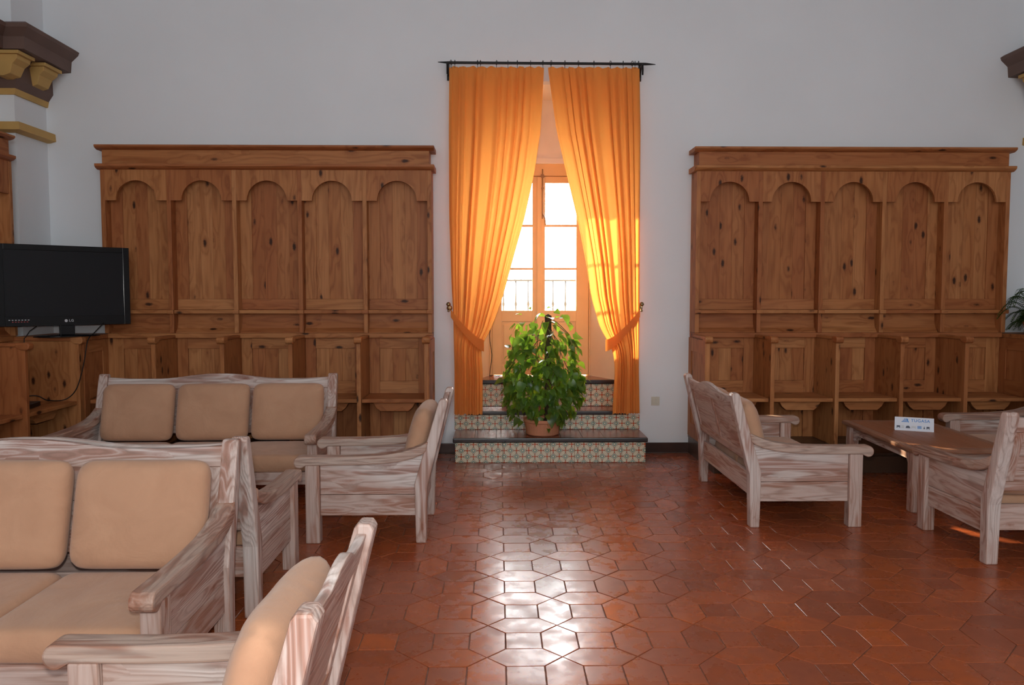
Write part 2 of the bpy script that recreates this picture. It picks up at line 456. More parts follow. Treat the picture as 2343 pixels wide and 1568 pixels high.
# ------------------------------------------------------------------ floor tiles
P = .33; NX, NY = .278, 3.318; S = P / 2 - .0035; G = .0035
def tile_poly(kind):
    h = P / 4 - G / 2 - .0005
    if kind == 's': return [(-h, -h), (h, -h), (h, h), (-h, h)]
    t = P / 2 - G * .75
    pts = [(-t, 0), (-t + h, -h), (t - h, -h), (t, 0), (t - h, h), (-t + h, h)]
    if kind == 'v': pts = [(-y, x) for x, y in pts]
    return pts
def tile_geo(kind, cx=0, cy=0, tx=0.0, ty=0.0, dz=0.0):
    pts = tile_poly(kind); n = len(pts); c = .0025
    inner = [(x * (1 - c / max(.02, math.hypot(x, y))), y * (1 - c / max(.02, math.hypot(x, y)))) for x, y in pts]
    vs = [(cx + x, cy + y, -.004) for x, y in pts] + [(cx + x, cy + y, dz - .0014 + x * tx + y * ty) for x, y in pts] + [(cx + x, cy + y, dz + x * tx + y * ty) for x, y in inner]
    fs = [(i, (i + 1) % n, n + (i + 1) % n, n + i) for i in range(n)] + [(n + i, n + (i + 1) % n, 2 * n + (i + 1) % n, 2 * n + i) for i in range(n)] + [[2 * n + i for i in range(n)]]
    return vs, fs
tiles = []
for i in range(-16, 18):
    for j in range(-14, 16):
        x, y = NX + i * P, NY + j * P
        for kind, cx, cy in (('s', x + P / 2, y + P / 2), ('h', x + P / 2, y), ('v', x, y + P / 2)):
            if XL + .17 < cx < XR - .17 and -1.0 < cy < WY - .1: tiles.append((kind, cx, cy))
def hidden(x, y):
    if y > 7.2: return True
    u = 1171 + 1787 * (x - .017 * y) / max(.1, y); v = 784 + 1787 * math.tan(math.atan2(1.58, y) - R(3.49))
    if u < 20 or u > 2330 or v > 1560: return True
    return x < -.45 or (x > 1.6 and y > 4.9) or (x > 2.75 and y > 4.3)
vis = sorted([t for t in tiles if not hidden(t[1], t[2])], key=lambda t: t[1] ** 2 + t[2] ** 2)[:300]
vs_set = set(vis); rnd = random.Random(3)
tm = {}
for kind in 'shv':
    for k in range(3):
        v, f = tile_geo(kind, 0, 0, 0, 0, 0)
        tm[kind, k] = MB().add(v, f).mesh('tile', M_TILE)
        break
for kind, cx, cy in vis:
    part('tile', tm[kind, 0], floor, (cx, cy, rnd.uniform(0, .0008)), (rnd.gauss(0, .0035), rnd.gauss(0, .0035), rnd.gauss(0, .004)))
m = MB(); tint = []
for t in tiles:
    if t in vs_set: continue
    v, f = tile_geo(t[0], t[1], t[2], rnd.gauss(0, .0035), rnd.gauss(0, .0035), rnd.uniform(0, .0008))
    m.add(v, f); tint += [rnd.random()] * len(v)
me = bpy.data.meshes.new('tile_field'); me.from_pydata(m.v, [], m.f); me.update()
a = me.attributes.new('tint', 'FLOAT', 'POINT'); a.data.foreach_set('value', tint); me.materials.append(M_TILE)
tf = bpy.data.objects.new('tile_field', me); COL.objects.link(tf); tf.parent = floor; tf['kind'] = 'stuff'

# ------------------------------------------------------------------ tiled steps up to the balcony door
def uv_front(me, ox, oz, sc):
    uv = me.uv_layers.new(name='UVMap')
    for l in me.loops:
        co = me.vertices[l.vertex_index].co; uv.data[l.index].uv = ((co.x - ox) * sc, (co.z - oz) * sc)
def riser(parent, x0, x1, yf, z0, z1, n):
    w = (x1 - x0) / n
    for k in range(n):
        mb = B(x0 + k * w + .0012, x0 + (k + 1) * w - .0012, yf, yf + .012, z0, z1 - .001)
        me = mb.mesh('glazed_tile', M_AZ, bevel=.0015, segs=1); uv_front(me, x0, z0, 1 / .1155); part('glazed_tile', me, parent)
def step(label, x0, x1, yf, yb, z0, z1, tx0, tx1, nose, ntile):
    t = thing('step', label, 'step', ((x0 + x1) / 2, (yf + yb) / 2, 0), 0, 'steps up to the balcony door')
    t.location = (0, 0, 0)
    MB().box(x0 + .003, x1 - .003, yf + .012, yb, z0, z1 - .045).build('core', M_GROUT, t)
    riser(t, x0, x1, yf, z0 + .002, z1 - .045, ntile)
    MB().box(tx0, tx1, yf - nose, yf - nose + .045, z1 - .043, z1).build('nosing', M_NOSE, t, bevel=.010)
    n = max(4, int((tx1 - tx0) / .2)); w = (tx1 - tx0) / n
    for k in range(n):
        MB().box(tx0 + k * w + .001, tx0 + (k + 1) * w - .001, yf - nose + .0455, yb, z1 - .044, z1 - .001 - .0006 * (k % 2)).build('tread_tile', M_TREAD, t, bevel=.0015, segs=1)
    return t
step('lowest wide step with patterned tile riser and dark tread standing on the floor', -.41, 1.387, 7.27, WY - .018, 0, .238, -.43, 1.405, .02, 8)
def jamb(y, side):
    f = max(0, min(1, (y - 7.87) / (8.50 - 7.87)))
    return (OX0 + .003 + (JX0 - OX0) * f) if side < 0 else (OX1 - .003 + (JX1 - OX1) * f)
def taper(u0, u1, ys, z0, z1, gap):
    L = [(jamb(y, -1) + (jamb(y, 1) - jamb(y, -1)) * u0 + gap, y) for y in ys]
    Rr = [(jamb(y, -1) + (jamb(y, 1) - jamb(y, -1)) * u1 - gap, y) for y in ys]
    return MB().prism(L + Rr[::-1], 'Z', z0, z1)
s2 = thing('step', 'middle step with patterned tile riser running under both curtains', 'step', (0, 0, 0), 0, 'steps up to the balcony door')
riser(s2, -.44, 1.412, WY - .015, .2385, .385, 8)
MB().box(OX0 + .002, OX1 - .002, WY - .045, WY, .386, .424).build('nosing', M_NOSE, s2, bevel=.010)
for k in range(7):
    taper(k / 7, (k + 1) / 7, (WY + .001, 7.87, 8.06), .385, .423, .001).build('tread_tile', M_TREAD, s2)
taper(0, 1, (WY + .001, 7.87, 8.06), .2005, .3845, 0).build('core', M_GROUT, s2)
s3 = thing('step', 'topmost step with patterned tile riser inside the niche below the balcony door', 'step', (0, 0, 0), 0, 'steps up to the balcony door')
riser(s3, -.195, 1.195, 8.062, .426, .655, 6)
MB().box(-.205, 1.205, 8.04, 8.085, .657, .70).build('nosing', M_NOSE, s3, bevel=.010)
for k in range(6): taper(k / 6, (k + 1) / 6, (8.086, DY - .002), .656, .699, .001).build('tread_tile', M_TREAD, s3)
taper(.01, .99, (8.076, DY - .002), .201, .655, 0).build('core', M_GROUT, s3)

# ------------------------------------------------------------------ balcony door (french window)
door = MB()
dx0, dx1 = -.071, .985
dz0, dz1 = .70, 3.0
dr = struct(MB().box(dx0 - .029, dx0 + .0, DY, DY + .07, dz0, dz1).box(dx1, JX1, DY, DY + .07, dz0, dz1).box(dx0, dx1, DY, DY + .07, 2.86, dz1 - .001).box(JX0, JX1, DY, DY + .1, .2, .70).build('door_1', M_DOOR, bevel=.004))
dr['label'] = 'ochre french window with two glazed leaves in the niche'
mid = .442
MB().box(dx0 - .02, dx0 + .02, DY + .051, DY + .068, dz0, 2.87).box(dx1 - .02, dx1 + .02, DY + .051, DY + .068, dz0, 2.87).box(mid - .02, mid + .02, DY + .051, DY + .068, dz0, 2.87).box(dx0, dx1, DY + .051, DY + .068, 2.84, 2.87).build('door_stop', M_DOOR, dr)
def leaf(x0, x1, gx0, gx1):
    y0, y1 = DY + .01, DY + .05
    L = MB()
    L.box(x0, gx0, y0, y1, dz0 + .005, 2.855); L.box(gx1, x1, y0, y1, dz0 + .005, 2.855)
    L.box(gx0, gx1, y0, y1, 2.785, 2.855); L.box(gx0, gx1, y0, y1, 1.29, 1.41); L.box(gx0, gx1, y0, y1, dz0 + .005, .80)
    lf = L.build('leaf', M_DOOR, dr, bevel=.003)
    for z in (2.328, 1.863): MB().box(gx0 - .001, gx1 + .001, y0 + .008, y1 - .008, z - .012, z + .012).build('glazing_bar', M_DOOR, lf)
    for a_, b_ in ((1.41, 1.851), (1.875, 2.316), (2.34, 2.785)):
        MB().box(gx0, gx1, y0 + .018, y0 + .022, a_, b_).build('pane', M_GLASS, lf)
    MB().box(gx0, gx1, y0 + .015, y1 - .008, .80, 1.29).build('lower_panel', M_DOOR, lf)
    MB().box(gx0 + .02, gx1 - .02, y0 + .004, y0 + .015, .83, 1.26).build('raised_field', M_DOOR, lf, bevel=.008)
leaf(dx0 + .003, mid - .002, .036, .368); leaf(mid + .002, dx1 - .003, .506, .845)
MB().box(.418, .466, DY - .012, DY + .0098, dz0 + .01, 2.85).build('cover_strip', M_DOOR, dr, bevel=.005)
cb = MB(); cb.tube([(.475, DY - .015, 2.40), (.475, DY - .015, 2.93)], .006); cb.box(.458, .492, DY - .02, DY + .002, 2.84, 2.875); cb.box(.462, .488, DY - .02, DY + .002, 2.72, 2.735); cb.tube([(.475, DY - .02, 2.46), (.50, DY - .03, 2.40), (.508, DY - .03, 2.33)], .007)
cb.build('bolt', M_BOLT, dr)

# cord at the left jamb
cp = [(-.085 + .012 * math.sin(k * 1.1), DY - .025, 1.45 - k * .075) for k in range(11)] + [(-.07, DY - .06, .708), (-.02, DY - .12, .706), (.02, DY - .10, .706)]
tag(MB().tube(cp, .004, 6).build('cord', M_IRON, smooth=True), 'thin dark cord hanging down the left jamb beside the balcony door', 'cord')

# balcony outside
struct(B(-2.6, 3.2, DY + .401, 9.8, .45, .64).build('balcony_floor', M_OUT))
rl = thing('balcony_railing', 'thin iron balcony railing outside the glazed door', 'railing', (.45, 9.35, .64))
def rp(mb, nm): return mb.build(nm, M_IRON, rl)
rp(MB().box(-1.6, 1.7, -.012, .012, 1.10, 1.124), 'top_rail'); rp(MB().box(-1.6, 1.7, -.01, .01, .10, .115), 'bottom_rail')
bal = MB().lathe([(.009, 0), (.009, .62), (.019, .66), (.010, .69), (.010, .80), (.020, .83), (.010, .86), (.009, 1.10)], 8).mesh('baluster', M_IRON, smooth=True)
for k in range(23): part('baluster', bal, rl, (-1.58 + k * .1485, 0, 0))

# ------------------------------------------------------------------ choir stalls
def stall(origin, rz, n, bay, label, low, end_left, end_right, label_end=None, cap_ends=(.05, .05)):
    t = thing('choir_stall', label, 'choir stall', origin, rz, 'pine choir stalls')
    W = n * bay
    UB, UF = -.09, -.21              # upper panel face, front of strips
    LB, LF = -.13, -low              # lower panel face, front of the dividers
    PX, PZ, PY = PINE['X'], PINE['Z'], PINE['Y']
    MB().box(0, W, -.001, UB + .025, 1.20, 2.76).build('backing', PZ, t)
    MB().box(.0, W, UF + .005, -.001, 2.762, 2.95).build('frieze', PX, t, bevel=.003)
    def mould(nm, z0, z1, dp):
        z = z1 - z0; y = UF - dp
        pts = [(-.001, z0), (UF + .004, z0), (y + .018, z0 + z * .25), (y, z0 + z * .55), (y, z1), (-.001, z1)]
        MB().prism(pts, 'X', -cap_ends[0], W + cap_ends[1]).build(nm, PX, t, bevel=.004)
    mould('cornice', 2.95, 2.992, .045); mould('cornice', 2.765, 2.815, .045)
    MB().box(-.02 if end_left else .0, W + (.02 if end_right else 0), LB - .07, -.001, 1.165, 1.212).build('arm_ledge', PX, t, bevel=.006)
    for k in range(n + 1):
        x = k * bay
        MB().box(x - .02, x + .02, UF, UB + .02, 1.213, 2.7645).build('strip', PZ, t, bevel=.003)
        MB().box(x - .03, x + .03, UF - .035, UF + .0, 1.398, 1.436).build('strip_cap', PX, t, bevel=.006)
    for k in range(n):
        x0, x1 = k * bay + .0205, (k + 1) * bay - .0205
        if k == 0 and not end_left: MB().box(-.029, .020, LB - .012, -.002, .18, 1.1645).build('stile', PZ, t)
        if k == n - 1 and not end_right: MB().box(W - .020, W + .012, LB - .012, -.002, .18, 1.1645).build('stile', PZ, t)
        xc = (x0 + x1) / 2; fw = .18
        # arch board
        r = .19; zs, zt = 2.476, 2.7645
        pts = [(x0, zt), (x0, zs), (xc - r, zs)] + [(xc - r * math.cos(math.pi * i / 18), zs + r * math.sin(math.pi * i / 18)) for i in range(1, 18)] + [(xc + r, zs), (x1, zs), (x1, zt)]
        m = MB(); nn = len(pts)
        # split into quads between outline top edge and curve
        top = [(x0, zt)] + [(px, zt) for px, pz in pts[2:-2]] + [(x1, zt)]
        low_ = [(x0, zs)] + pts[2:-2] + [(x1, zs)]
        q = len(top); vs = []
        for y in (UF + .003, UF + .03):
            vs += [(a_, y, b_) for a_, b_ in low_] + [(a_, y, b_) for a_, b_ in top]
        fs = []
        for i in range(q - 1):
            fs.append((i, i + 1, q + i + 1, q + i)); fs.append((2 * q + i, 3 * q + i, 3 * q + i + 1, 2 * q + i + 1)); fs.append((i, 2 * q + i, 2 * q + i + 1, i + 1)); fs.append((q + i, q + i + 1, 3 * q + i + 1, 3 * q + i))
        fs += [(0, q, 3 * q, 2 * q), (q - 1, 3 * q - 1, 4 * q - 1, 2 * q - 1)]
        m.add(vs, fs).build('arch_board', PZ, t)
        for sgn, a0, a1 in ((0, x0, xc - fw), (1, xc + fw, x1)):
            MB().box(a0, a1, UB - .012, UB + .024, 1.54, 2.7645).build('stile', PZ, t, bevel=.002)
        w = 2 * fw / 3
        for i in range(3):
            MB().box(xc - fw + i * w + .0004, xc - fw + (i + 1) * w - .0004, UB - .0006 * i, UB + .022, 1.54, 2.7645).build('plank', PZ, t, bevel=.0007, segs=1)
        MB().box(x0, x1, UB - .013, UB + .024, 1.436, 1.5395).build('rail', PX, t, bevel=.002)
        MB().box(x0, x1, UF - .005, UB + .024, 1.400, 1.4345).build('ledge', PX, t, bevel=.006)
        MB().prism([(UB + .024, 1.3995), (UB - .012, 1.3995), (UB - .016, 1.32), (UB - .035, 1.26), (UB - .075, 1.222), (UB - .08, 1.213), (UB + .024, 1.213)], 'X', x0, x1).build('band', PX, t, smooth=False)
        # lower back: framed panel
        zl0, zl1 = .18, 1.1645
        MB().box(x0, x0 + .10, LB - .012, LB + .02, zl0, zl1).build('stile', PZ, t, bevel=.002); MB().box(x1 - .10, x1, LB - .012, LB + .02, zl0, zl1).build('stile', PZ, t, bevel=.002)
        MB().box(x0 + .1005, x1 - .1005, LB - .012, LB + .02, 1.06, zl1).build('rail', PX, t, bevel=.002)
        MB().box(x0 + .1005, x1 - .1005, LB - .012, LB + .02, .62, .74).build('rail', PX, t, bevel=.002)
        for i in range(3):
            w = (x1 - x0 - .202) / 3; MB().box(x0 + .101 + i * w + .0004, x0 + .101 + (i + 1) * w - .0004, LB, LB + .02, .7405, 1.0595).build('plank', PZ, t, bevel=.0012, segs=1)
            MB().box(x0 + .101 + i * w + .0004, x0 + .101 + (i + 1) * w - .0004, LB, LB + .02, zl0, .6195).build('plank', PZ, t, bevel=.0012, segs=1)
        st = MB().box(x0 + .001, x1 - .001, LF + .03, LB - .0125, .588, .622).build('seat', PX, t, bevel=.006)
        ap = [(xc - .20, .5875), (xc - .17, .535), (xc - .13, .50), (xc + .13, .50), (xc + .17, .535), (xc + .20, .5875)]
        MB().prism(ap, 'Y', LF + .10, LF + .16).build('bracket', PX, st, bevel=.006)
    for k in range(n + 1):
        if k == 0 and not end_left or k == n and not end_right: continue
        x = k * bay
        h = .019
        dv_ = MB().box(x - h, x + h, LF, LB + .02 if 0 < k < n else -.001, .18, 1.1645).build('divider', PZ, t, bevel=.004)
        MB().box(x - .032, x + .032, LF - .005, LB - .071, 1.166, 1.196).build('armrest', PY, t, bevel=.010)
        MB().prism([(LF - .045, 1.172), (LF - .04, 1.15), (LF - .02, 1.135), (LF + .03, 1.14), (LF + .07, 1.164), (LF + .07, 1.197), (LF - .02, 1.20), (LF - .042, 1.19)], 'X', x - .036, x + .036).build('arm_scroll', PY, t, bevel=.010)
        if k in (0, n):
            sx = -1 if k == 0 else 1
            xa, xb = (x - h - .008, x - h) if sx < 0 else (x + h, x + h + .008)
            for (ya, yb, za, zb) in ((LF, LF + .09, .181, 1.16), (-.10, -.002, .181, 1.16), (LF + .0905, -.1005, 1.03, 1.16), (LF + .0905, -.1005, .181, .32)):
                MB().box(xa, xb, ya, yb, za, zb).build('end_stile', PZ, dv_, bevel=.002)
            MB().box(*((x - .02, x - .0005) if sx < 0 else (x + .0005, x + .02)), UB + .0205, -.001, 1.213, 2.762).build('end_board', PZ, t)
    return t
stall((-3.75, WY, 0), 0, 5, .618, 'tall honey pine choir stall row with arched panels left of the curtained window', .63, False, True)
stall((1.924, WY, 0), 0, 5, .601, 'tall honey pine choir stall row with arched panels right of the curtained window', .63, True, False)
stall((XL + .001, 7.10 - 3 * .8, 0), R(90), 3, .8, 'pine stall row along the left wall, seen at the left edge under the cornice', .77, False, True, cap_ends=(.05, .02))

def dais(x0, x1, label):
    t = thing('dais', label, 'platform', (x0, 6.80, 0), 0, 'low platforms under the stalls'); W = x1 - x0
    MB().box(0, W, .02, WY - 6.80 - .001, 0, .155).build('core', M_DAIS, t)
    MB().box(0, W, .0, .02, .0, .15).build('riser_board', M_DAIS, t, bevel=.003)
    n = 4; w = (WY - 6.80 + .02) / n
    for k in range(n): MB().box(-.005, W + .005, -.02 + k * w + .001, -.02 + (k + 1) * w - (.002 if k == n - 1 else .001), .1555, .1795).build('plank', M_DAIS, t, bevel=.004)
    return t
dais(-3.77, -.65, 'low dark wooden platform under the left stall row')
dais(1.905, 4.94, 'low dark wooden platform under the right stall row')
dl = thing('dais', 'low dark wooden platform under the stalls on the left wall', 'platform', (0, 0, 0), 0, 'low platforms under the stalls')
MB().box(XL + .002, -3.79, 4.7, 7.12, 0, .155).build('core', M_DAIS, dl); MB().box(XL + .002, -3.775, 4.69, 7.12, .1555, .1795).build('plank', M_DAIS, dl, bevel=.004)

def corner(x0, x1, side, label):
    t = thing('corner_cabinet', label, 'cabinet', (0, 0, 0))
    Y0 = 7.124
    MB().box(x0, x1, Y0, Y0 + .028, 0, 1.164).build('front_board', PINE['Z'], t)
    xs = x1 if side > 0 else x0
    a, b = (xs - .03, xs) if side > 0 else (xs, xs + .03)
    MB().box(a, b, Y0 + .0285, WY - .001, .0, 1.164).build('side_panel', PINE['Z'], t)
    c_, d_ = (b, b + .008) if side > 0 else (a - .008, a)
    for ya, yb, za, zb, g in ((Y0 + .03, Y0 + .12, .19, 1.16, 'Z'), (7.5, 7.605, .19, 1.16, 'Z'), (Y0 + .1205, 7.4995, 1.05, 1.16, 'Y'), (Y0 + .1205, 7.4995, .62, .76, 'Y')):
        MB().box(c_, d_, ya, yb, za, zb).build('frame_piece', PINE[g], t, bevel=.002)
    MB().box(x0, x1 + (.03 if side > 0 else 0), Y0 - .04, 7.2495, 1.165, 1.205).build('top_board', PINE['X'], t, bevel=.008)
    MB().box(x0 if side > 0 else x0 - .0, x1 + (.03 if side > 0 else 0), 7.25, WY - .001, 1.165, 1.205).build('top_board', PINE['X'], t, bevel=.004)
    return t
corner(-4.368, -3.782, 1, 'pine corner cabinet carrying the television in the left corner')
corner(4.945, 5.268, -1, 'pine corner cabinet carrying the fern at the right edge')

# ------------------------------------------------------------------ curtains
def interp(pts, z):
    for (xa, za), (xb, zb) in zip(pts, pts[1:]):
        if za >= z >= zb: return xa + (xb - xa) * (za - z) / (za - zb)
    return pts[-1][0] if z < pts[-1][1] else pts[0][0]
def smooth_interp(pts, z):
    return sum(interp(pts, z + d) for d in (-.06, -.03, 0, .03, .06)) / 5
LI = [(.438, 3.747), (.406, 3.15), (.344, 2.735), (.252, 2.317), (.133, 1.897), (.04, 1.559), (-.067, 1.262), (-.165, 1.09), (-.17, 1.02), (-.157, .835), (-.160, .413)]
LO = [(-.467, 3.742), (-.474, 3.147), (-.474, 2.316), (-.455, 1.686), (-.44, 1.389), (-.43, .835), (-.434, .414)]
RI = [(.472, 3.747), (.557, 3.151), (.656, 2.736), (.759, 2.318), (.846, 1.898), (.899, 1.559), (.985, 1.261), (1.078, 1.11), (1.12, 1.02), (1.135, .85), (1.115, .405)]
RO = [(1.351, 3.751), (1.365, 3.154), (1.365, 2.319), (1.369, 1.474), (1.372, .832), (1.384, .4)]
CY = 7.60
def curtain(inner, outer, label, seed):
    rr = random.Random(seed)
    t = thing('curtain', label, 'curtain', (interp(outer, 2.), CY, .41), 0, 'orange curtains'); off = Vector(t.location)
    nu, nv = 150, 110; nf = 10
    ph = [rr.uniform(-.35, .35) for _ in range(nf * 2 + 4)]; am = [rr.uniform(.25, 1.3) for _ in range(nf * 2 + 4)]
    def sm(arr, f): i = int(f); w = f - i; w = w * w * (3 - 2 * w); return arr[i] * (1 - w) + arr[i + 1] * w
    vs = []; fs = []
    ztop, zbot = 3.745, .412
    for j in range(nv + 1):
        z = ztop + (zbot - ztop) * j / nv
        xi, xo = smooth_interp(inner, z), smooth_interp(outer, z)
        wd = abs(xi - xo)
        tie = math.exp(-((z - 1.12) / .16) ** 2)
        head = max(0, 1 - (ztop - z) / .12)
        A = (.027 * (1 - .55 * head)) * (.65 + .35 * min(1, .5 / wd)) * (1 - .35 * tie)
        for i in range(nu + 1):
            u = i / nu
            f = nf * (u + .030 * math.sin(2 * math.pi * u * 1.7 + seed) + .014 * math.sin(2 * math.pi * u * 4.3 + seed * 2 + (ztop - z) * .25) - .030 * math.sin(seed) * (1 - u) - .014 * math.sin(seed * 2 + (ztop - z) * .25) * (1 - u))
            f = max(0, min(nf, f))
            a = sm(am, f * 2) ; p = sm(ph, f * 2)
            fold = math.sin(2 * math.pi * f + p * (2 + (ztop - z) * .35)) * a
            fold2 = math.sin(2 * math.pi * f * 2.3 + seed + z * .3) * .12 * (1 - head) + head * .5 * math.sin(2 * math.pi * f * 3)
            y = A * (fold + fold2)
            x = xo + (xi - xo) * u + .008 * math.sin(2 * math.pi * f + 1.2) * (1 if 0 < i < nu else 0) * min(1, wd / .4)
            y = max(-.05, min(.055, y))
            zz = z
            if j == 0: zz = z + .012 * math.sin(u * nf * 3.14159) ** 2
            if j == nv: zz = z + .004 * math.sin(2 * math.pi * f)
            vs.append((x - off.x, y, zz - off.z))
    for j in range(nv):
        for i in range(nu):
            a_ = j * (nu + 1) + i; fs.append((a_, a_ + 1, a_ + nu + 2, a_ + nu + 1))
    MB().add(vs, fs).build('cloth', M_CURT, t, smooth=True)
    # tie-back: a band looping from the wall hook round the gathered cloth
    sg = 1 if inner is RI else -1
    hx, hz = (1.375, 1.40) if sg > 0 else (-.462, 1.40)
    ix = 1.045 if sg > 0 else -.142
    iz = 1.085
    m = MB(); rows = []
    N = 28
    for k in range(N + 1):
        q = k / N
        ang = math.pi * (q * 2 - 1)          # around the loop, front then back
        s_ = abs(q * 2 - 1)                  # 1 at hook, 0 at inner tip
        x = ix + (hx - ix) * s_
        zc = iz + (hz - iz) * (s_ ** 1.35)
        y = (-.066 if q < .5 else .066) * min(1, (1 - abs(1 - s_ * 1.0)) * 0 + min(1, s_ * 6)) * (1 - .55 * s_)
        hw = .036 + .022 * (1 - s_)
        rows.append([(x - off.x, y, zc - hw - off.z), (x - off.x, y - .004 * (1 if q < .5 else -1), zc - off.z), (x - off.x + 0.0, y, zc + hw - off.z)])
    vs = [p for r_ in rows for p in r_]; fs = []
    for k in range(N):
        for i in range(2): fs.append((k * 3 + i, k * 3 + i + 1, (k + 1) * 3 + i + 1, (k + 1) * 3 + i))
    MB().add(vs, fs).build('tieback', M_CURT, t, smooth=True)
    ring = MB()
    ring.tube([(.016 * math.sin(a_ * math.pi / 8), 0, .02 + .022 * math.cos(a_ * math.pi / 8)) for a_ in range(17)], .0028, 6)
    ring.box(-.002, .002, -.002, .002, -.03, 0)
    rm = ring.mesh('ring', M_IRON)
    xs = sorted([interp(outer, 3.7) + (interp(inner, 3.7) - interp(outer, 3.7)) * u for u in ((.02, .06, .30, .33, .5, .62, .72, .86, .99) if sg < 0 else (.01, .05, .08, .18, .32, .5, .67, .82, .97))])
    for x in xs: part('ring', rm, t, (x - off.x, 0, 3.772 - off.z - .0), (0, 0, R(90) + rr.uniform(-.5, .5)))
    return t
curtain(LI, LO, 'orange curtain left of the balcony door tied back to the left', 5)
curtain(RI, RO, 'orange curtain right of the balcony door glowing in the sun, tied back right', 11)

rod = thing('curtain_rod', 'black wrought iron curtain rod with pointed ends above the window', 'curtain rod', (.46, CY, 3.79))
MB().tube([(-1.035, 0, 0.005), (-.93, 0, 0), (.95, 0, -.004), (1.045, 0, -.008)], [.003, .0125, .0125, .003], 10).build('rod', M_IRON, rod, smooth=False)
for bx in (-.945, .92):
    b = MB(); b.box(-.012, .012, .128, .1485, -.13, .03); b.tube([(0, .13, -.09), (0, .07, -.03), (0, .0, -.015)], .008, 6); b.box(-.01, .01, -.01, .13, -.02, -.008)
    b.tube([(0, -.012, -.02), (0, -.02, -.06), (0, -.012, -.11)], .009, 6)
    o = b.build('bracket', M_IRON, rod); o.location = (bx, 0, 0)
for x, nm in ((-.485, 'brass holdback hook on the wall left of the left curtain'), (1.395, 'brass holdback hook on the wall right of the right curtain')):
    h = thing('curtain_holdback', nm, 'hook', (x, WY, 1.45), 0, 'brass holdback hooks')
    rot = Matrix.Rotation(R(90), 4, 'X')
    MB().lathe([(.028, 0), (.028, .006), (.018, .012), (.008, .014)], 16, rot).build('rose', M_BRASS, h)
    MB().tube([(0, -.01, 0), (0, -.10, -.01), (0, -.15, -.02), (0, -.165, .0), (0, -.16, .03)], .006, 8).build('arm', M_BRASS, h, smooth=True)
    MB().lathe([(.0, -.02), (.014, -.018), (.022, -.006), (.022, .004), (.012, .018), (.0, .022)], 14, Matrix.Translation((0, -.16, .04)), closed=False).build('finial', M_BRASS, h, smooth=True)
    MB().lathe([(.0, -.012), (.012, -.006), (.012, .004), (.0, .012)], 12, Matrix.Translation((0, -.15, -.025)), closed=False).build('knob', M_BRASS, h, smooth=True)

# ------------------------------------------------------------------ seating
def cushion_mesh(w, h, t, n_out=7.0, p=5.0, e=.42, puff=0.0, wr=0.0, seed=0):
    # lies in XZ, thickness along Y
    rr = random.Random(seed); N = 26; M2 = 24
    vs = []; fs = []; idx = {}
    for side in (-1, 1):
        for j in range(M2 + 1):
            for i in range(N + 1):
                u = -math.cos(math.pi * i / N) * .8 + (-1 + 2 * i / N) * .2; v = -math.cos(math.pi * j / M2) * .8 + (-1 + 2 * j / M2) * .2
                edge = i in (0, N) or j in (0, M2)
                if edge and side == 1: idx[side, i, j] = idx[-1, i, j]; continue
                mx = max(abs(u), abs(v)) or 1; s_ = mx / ((abs(u) ** n_out + abs(v) ** n_out) ** (1 / n_out) or 1)
                th = ((1 - abs(u) ** p) * (1 - abs(v) ** p)) ** e if not edge else 0
                th = th * (1 + puff * (1 - u * u) * (1 - v * v)) + (wr * math.sin(u * 9 + v * 3 + seed) * (1 if not edge else 0))
                idx[side, i, j] = len(vs); vs.append((w / 2 * u * s_, side * t / 2 * th, h / 2 * v * s_))
    for side in (-1, 1):
        for j in range(M2):
            for i in range(N):
                q = [idx[side, i, j], idx[side, i + 1, j], idx[side, i + 1, j + 1], idx[side, i, j + 1]]
                fs.append(q if side < 0 else q[::-1])
    return MB().add(vs, fs).mesh('cushion', M_CUSH, smooth=True)

